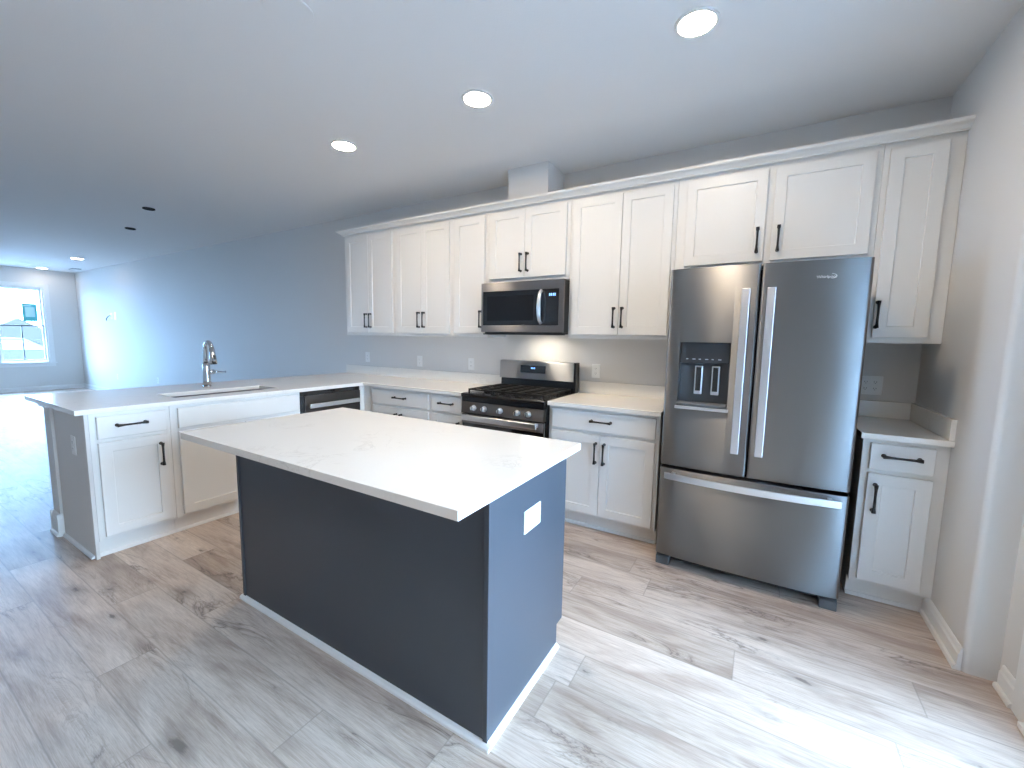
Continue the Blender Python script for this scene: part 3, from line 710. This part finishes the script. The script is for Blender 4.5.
for x in (fx0+.002, fx1-.078):
    b = bmesh.new(); prism(b, [(-.800, 0), (-.800, .050), (-.770, .062), (-.691, .062), (-.691, 0)], 'x', loc_x(x), loc_x(x+.075)); obj('foot', b, 'grey_plastic', fr, .004)
# dispenser
dsp = obj('dispenser', bx(loc_x(1.680), loc_x(1.933), FY-.004, FY+.0595, 1.2425, 1.3565), 'dark_plastic', dl, .002)
for k in range(6): obj('icon', bx(loc_x(1.712+k*.033), loc_x(1.712+k*.033+(.016 if k % 2 else .011)), FY-.0055, FY-.0042, 1.262, 1.2665), 'icon', dsp)
for x in (1.757, 1.845):
    b = bmesh.new(); box(b, loc_x(x), loc_x(x+.042), FY+.030, FY+.045, 1.062, 1.226)
    pd = obj('paddle', b, 'satin', dl, .004); obj('paddle_pad', bx(loc_x(x+.007), loc_x(x+.035), FY+.0275, FY+.0298, 1.082, 1.218), 'glass_black', pd, .001)
b = bmesh.new(); prism(b, [(FY-.030, .9965), (FY-.030, 1.010), (FY-.020, 1.018), (FY+.055, 1.014), (FY+.055, .9965)], 'x', loc_x(1.678), loc_x(1.935)); obj('drip_tray', b, 'grey_plastic', dl, .001)
b = bmesh.new(); box(b, loc_x(1.668), loc_x(1.945), FY-.034, FY-.020, .978, .9945); obj('dispenser_lip', b, 'satin', dl, .002)
# badge lettering
def text_mesh(name, s, size, loc, rot, m, parent, ext=.0006, sx_=1.0):
    cu = bpy.data.curves.new(name, 'FONT'); cu.body = s; cu.size = size; cu.extrude = ext; cu.align_x = 'CENTER'; cu.align_y = 'CENTER'; cu.resolution_u = 3
    to = bpy.data.objects.new(name+'_tmp', cu); COL.objects.link(to); dg = bpy.context.evaluated_depsgraph_get()
    me = bpy.data.meshes.new_from_object(to.evaluated_get(dg)); bpy.data.objects.remove(to)
    me.materials.clear(); me.materials.append(M[m]); o = bpy.data.objects.new(name, me); COL.objects.link(o)
    o.location = loc; o.rotation_euler = rot; o.scale = (sx_, 1, 1)
    if parent: o.parent = parent
    return o
text_mesh('badge_lettering', 'Whirlpool', .019, (loc_x(2.325), bow(2.325)-.0012, 1.685), (math.pi/2, 0, 0), 'plate', drr)
b = bmesh.new(); yb_ = bow(2.33)-.0012
tube(b, [(loc_x(2.325+.040*math.cos(a)), yb_, 1.687+.014*math.sin(a)) for a in [math.radians(q) for q in range(-60, 61, 15)]], .0009, 6); obj('badge_swoosh', b, 'plate', drr)


# ------------------------------------------------------------------ island
IX0, IX1, IY0, IY1 = -.138, 1.383, -2.328, -1.722
isl = thing('kitchen_island', 'charcoal painted kitchen island cabinet in the middle of the floor', 'island', ((IX0+IX1)/2, (IY0+IY1)/2, 0))
ox, oy = (IX0+IX1)/2, (IY0+IY1)/2
def ib(x0, x1, y0, y1, z0, z1): return bx(x0-ox, x1-ox, y0-oy, y1-oy, z0, z1)
obj('carcass', ib(IX0+.02, IX1-.02, IY0+.02, IY1-.012, .105, .8838), 'island', isl)
obj('front_panel', ib(IX0+.020, IX1-.020, IY0+.006, IY0+.0195, 0, .8838), 'island', isl)
def side(x0, x1):
    b = bmesh.new(); prism(b, [(IY0+.006-oy, 0), (IY1-.055-oy, 0), (IY1-.055-oy, .105), (IY1-oy, .105), (IY1-oy, .8838), (IY0+.006-oy, .8838)], 'x', x0-ox, x1-ox); return obj('side_panel', b, 'island', isl, .001)
side(IX0, IX0+.0195); rs = side(IX1-.0195, IX1)
for a in (IX0-.002, IX1-.016): obj('corner_trim', ib(a, a+.018, IY0, IY0+.0058, .018, .8838), 'island', isl, .001)
obj('toe_kick', ib(IX0+.02, IX1-.02, IY1-.075, IY1-.060, 0, .105), 'island', isl)
b = bmesh.new(); q = .016
prism(b, [(IY0-oy+.0055, 0), (IY0-oy-q+.003, 0), (IY0-oy-q+.004, .009), (IY0-oy-q+.010, .016), (IY0-oy+.0055, .019)], 'x', IX0-ox-q, IX1-ox+q)
for X_, sg in ((IX0-ox, -1), (IX1-ox, 1)): prism(b, [(X_+sg*.0003, 0), (X_+sg*q, 0), (X_+sg*(q-.001), .009), (X_+sg*(q-.007), .016), (X_+sg*.0003, .019)], 'y', IY0-oy+.0055, IY1-oy-.057)
obj('shoe_moulding', b, 'trim', isl)
wi = (IX1-IX0-.04)/3
for k in range(3):
    a = IX0+.02+k*wi-ox
    for kind in ('drawer', 'door'):
        b = bmesh.new(); (shaker if kind == 'door' else slab)(b, a+.012, a+wi-.012, *((.128, .705) if kind == 'door' else (.728, .862)))
        bmesh.ops.rotate(b, verts=b.verts[:], cent=(a+wi/2, 0, 0), matrix=Matrix.Rotation(math.pi, 3, 'Z')); bmesh.ops.translate(b, verts=b.verts[:], vec=(0, IY1-.012-oy, 0))
        obj(kind, b, 'island', isl)
it = obj('countertop', bx(-.158, 1.432, -2.545, -1.686, CT0, CT1), 'quartz', bevel=.002); tag(it, 'white quartz island worktop overhanging the charcoal base', 'countertop')

# ------------------------------------------------------------------ outlets
def outlet(loc, rz, label, w=.072, h=.116, gangs=1, kind='duplex', rot90=False, group='white outlet plates'):
    """faces local -Y"""
    t = thing('wall_outlet', label, 'outlet', loc, rz, group); b = bmesh.new()
    prism(b, [(-w/2, -h/2), (w/2, -h/2), (w/2, h/2), (-w/2, h/2)], 'y', -.0055, -.0003); obj('cover_plate', b, 'plate', t, .002)
    for g in range(gangs):
        gx = (g-(gangs-1)/2)*.046
        for sg in (-1, 1):
            dx, dz = (sg*.020, 0) if rot90 else (0, sg*.020)
            b = bmesh.new(); cyl(b, (gx+dx, -.0055, dz), (gx+dx, -.0075, dz), .0155, n=20); rc = obj('receptacle', b, 'plate', t)
            b = bmesh.new()
            for ss in (-1, 1):
                if rot90: box(b, gx+dx-.001+0, gx+dx+.006, -.0080, -.0074, dz+ss*.006-.001, dz+ss*.006+.001)
                else: box(b, gx+dx+ss*.006-.001, gx+dx+ss*.006+.001, -.0080, -.0074, dz-.001, dz+.006)
            cyl(b, (gx+dx-(.007 if rot90 else 0), -.0074, dz-(0 if rot90 else .007)), (gx+dx-(.007 if rot90 else 0), -.0080, dz-(0 if rot90 else .007)), .002, n=8)
            obj('slots', b, 'slot', rc)
    return t
outlet((-1.915, 0, 1.118), 0, 'white outlet plate at the far left end of the backsplash wall')
outlet((-1.090, 0, 1.103), 0, 'white outlet plate on the wall below the second wall cabinet')
outlet((-.400, 0, 1.104), 0, 'white outlet plate on the wall just left of the range')
outlet((.895, 0, 1.103), 0, 'white outlet plate on the wall just right of the range')
outlet((2.675, 0, 1.110), 0, 'wide white double outlet plate in the shaded corner right of the refrigerator', w=.118, gangs=2)
outlet((IX1, -2.038, .697), math.pi/2, 'white outlet plate mounted sideways on the island side panel', w=.128, h=.086, rot90=True)
outlet((-1.475, -2.598, .672), 0, 'white outlet plate on the grey end of the peninsula')
outlet((-9.90, 0, .40), 0, 'white outlet plate low on the living room wall below the cable opening')
outlet((-7.84, 0, .45), 0, 'white outlet plate low on the living room wall nearest the kitchen')
tv = thing('cable_plate', 'white low-voltage cable plate high on the long living room wall', 'cable plate', (-9.86, 0, 1.70))
b = bmesh.new(); box(b, -.16, -.03, -.006, -.0003, -.07, .07); box(b, .06, .17, -.006, -.0003, -.08, .08); obj('cover_plate', b, 'plate', tv, .002)
b = bmesh.new(); tube(b, [(-.10, -.007, 0), (-.11, -.03, .01), (-.16, -.05, -.02), (-.24, -.05, -.06), (-.30, -.03, -.09)], .009, 8); obj('cable', b, 'black', tv)

# ------------------------------------------------------------------ ceiling things
def downlight(x, y, label, group='round recessed ceiling lights', r=.075, lens='lens'):
    t = thing('ceiling_light', label, 'light', (x, y, H), 0, group)
    b = bmesh.new(); n = 40
    ringp = [(r*1.22, -.0006), (r*1.20, -.006), (r*1.02, -.009), (r, -.004), (r, -.0006)]
    R = [[b.verts.new((p*math.cos(2*math.pi*k/n), p*math.sin(2*math.pi*k/n), z)) for k in range(n)] for p, z in ringp]
    for P, Q in zip(R, R[1:]+R[:1]):
        for k in range(n): b.faces.new((P[k], P[(k+1) % n], Q[(k+1) % n], Q[k]))
    obj('trim_ring', b, 'plate', t, smooth=True)
    b = bmesh.new(); cyl(b, (0, 0, -.0007), (0, 0, -.005), r*.985, n=40); obj('lens', b, lens, t)
downlight(1.738, -1.272, 'bright recessed ceiling light above the refrigerator side, nearest of three')
downlight(.560, -1.265, 'bright recessed ceiling light, middle of the three in the kitchen')
downlight(-.646, -1.250, 'bright recessed ceiling light, leftmost of the three over the kitchen')
downlight(1.738, -3.75, 'recessed ceiling light above and behind the viewer')
downlight(-9.25, -.62, 'recessed ceiling light far off in the living room, nearer of the two', 'living room ceiling lights', .085, 'lens_dim')
downlight(-11.73, -.60, 'recessed ceiling light far off beside the living room window wall', 'living room ceiling lights', .085, 'lens_dim')
b = bmesh.new(); cyl(b, (0, 0, -.0005), (0, 0, -.007), .100, .098, 48); o = obj('cover_plate', b, 'ceil', loc=(.240, -2.200, H), bevel=.002)
tag(o, 'round blank white cover plate on the ceiling at the top of the picture', 'cover plate')
for x, y, lab in ((-3.92, -1.30, 'dark round junction box opening in the ceiling, nearer one'), (-5.28, -1.045, 'dark round junction box opening in the ceiling, further one')):
    t = thing('junction_box', lab, 'junction box', (x, y, H), 0, 'open ceiling boxes')
    b = bmesh.new(); n = 28
    R = [[b.verts.new((p*math.cos(2*math.pi*k/n), p*math.sin(2*math.pi*k/n), z)) for k in range(n)] for p, z in ((.056, -.0006), (.056, -.012), (.050, -.014), (.050, -.0006))]
    for P, Q in zip(R, R[1:]+R[:1]):
        for k in range(n): b.faces.new((P[k], P[(k+1) % n], Q[(k+1) % n], Q[k]))
    obj('rim', b, 'hole', t); b = bmesh.new(); cyl(b, (0, 0, -.0007), (0, 0, -.004), .0495, n=28); obj('opening', b, 'hole', t)
t = thing('ceiling_vent', 'small grey vent grille on the ceiling in the far corner', 'vent', (-11.2, -.20, H))
b = bmesh.new(); box(b, -.15, .15, -.07, .07, -.008, -.0005); obj('vent_frame', b, 'grey_plastic', t, .002)
b = bmesh.new()
for k in range(8): box(b, -.13, .13, -.055+k*.0145, -.050+k*.0145, -.012, -.0081)
obj('slats', b, 'plate', t)
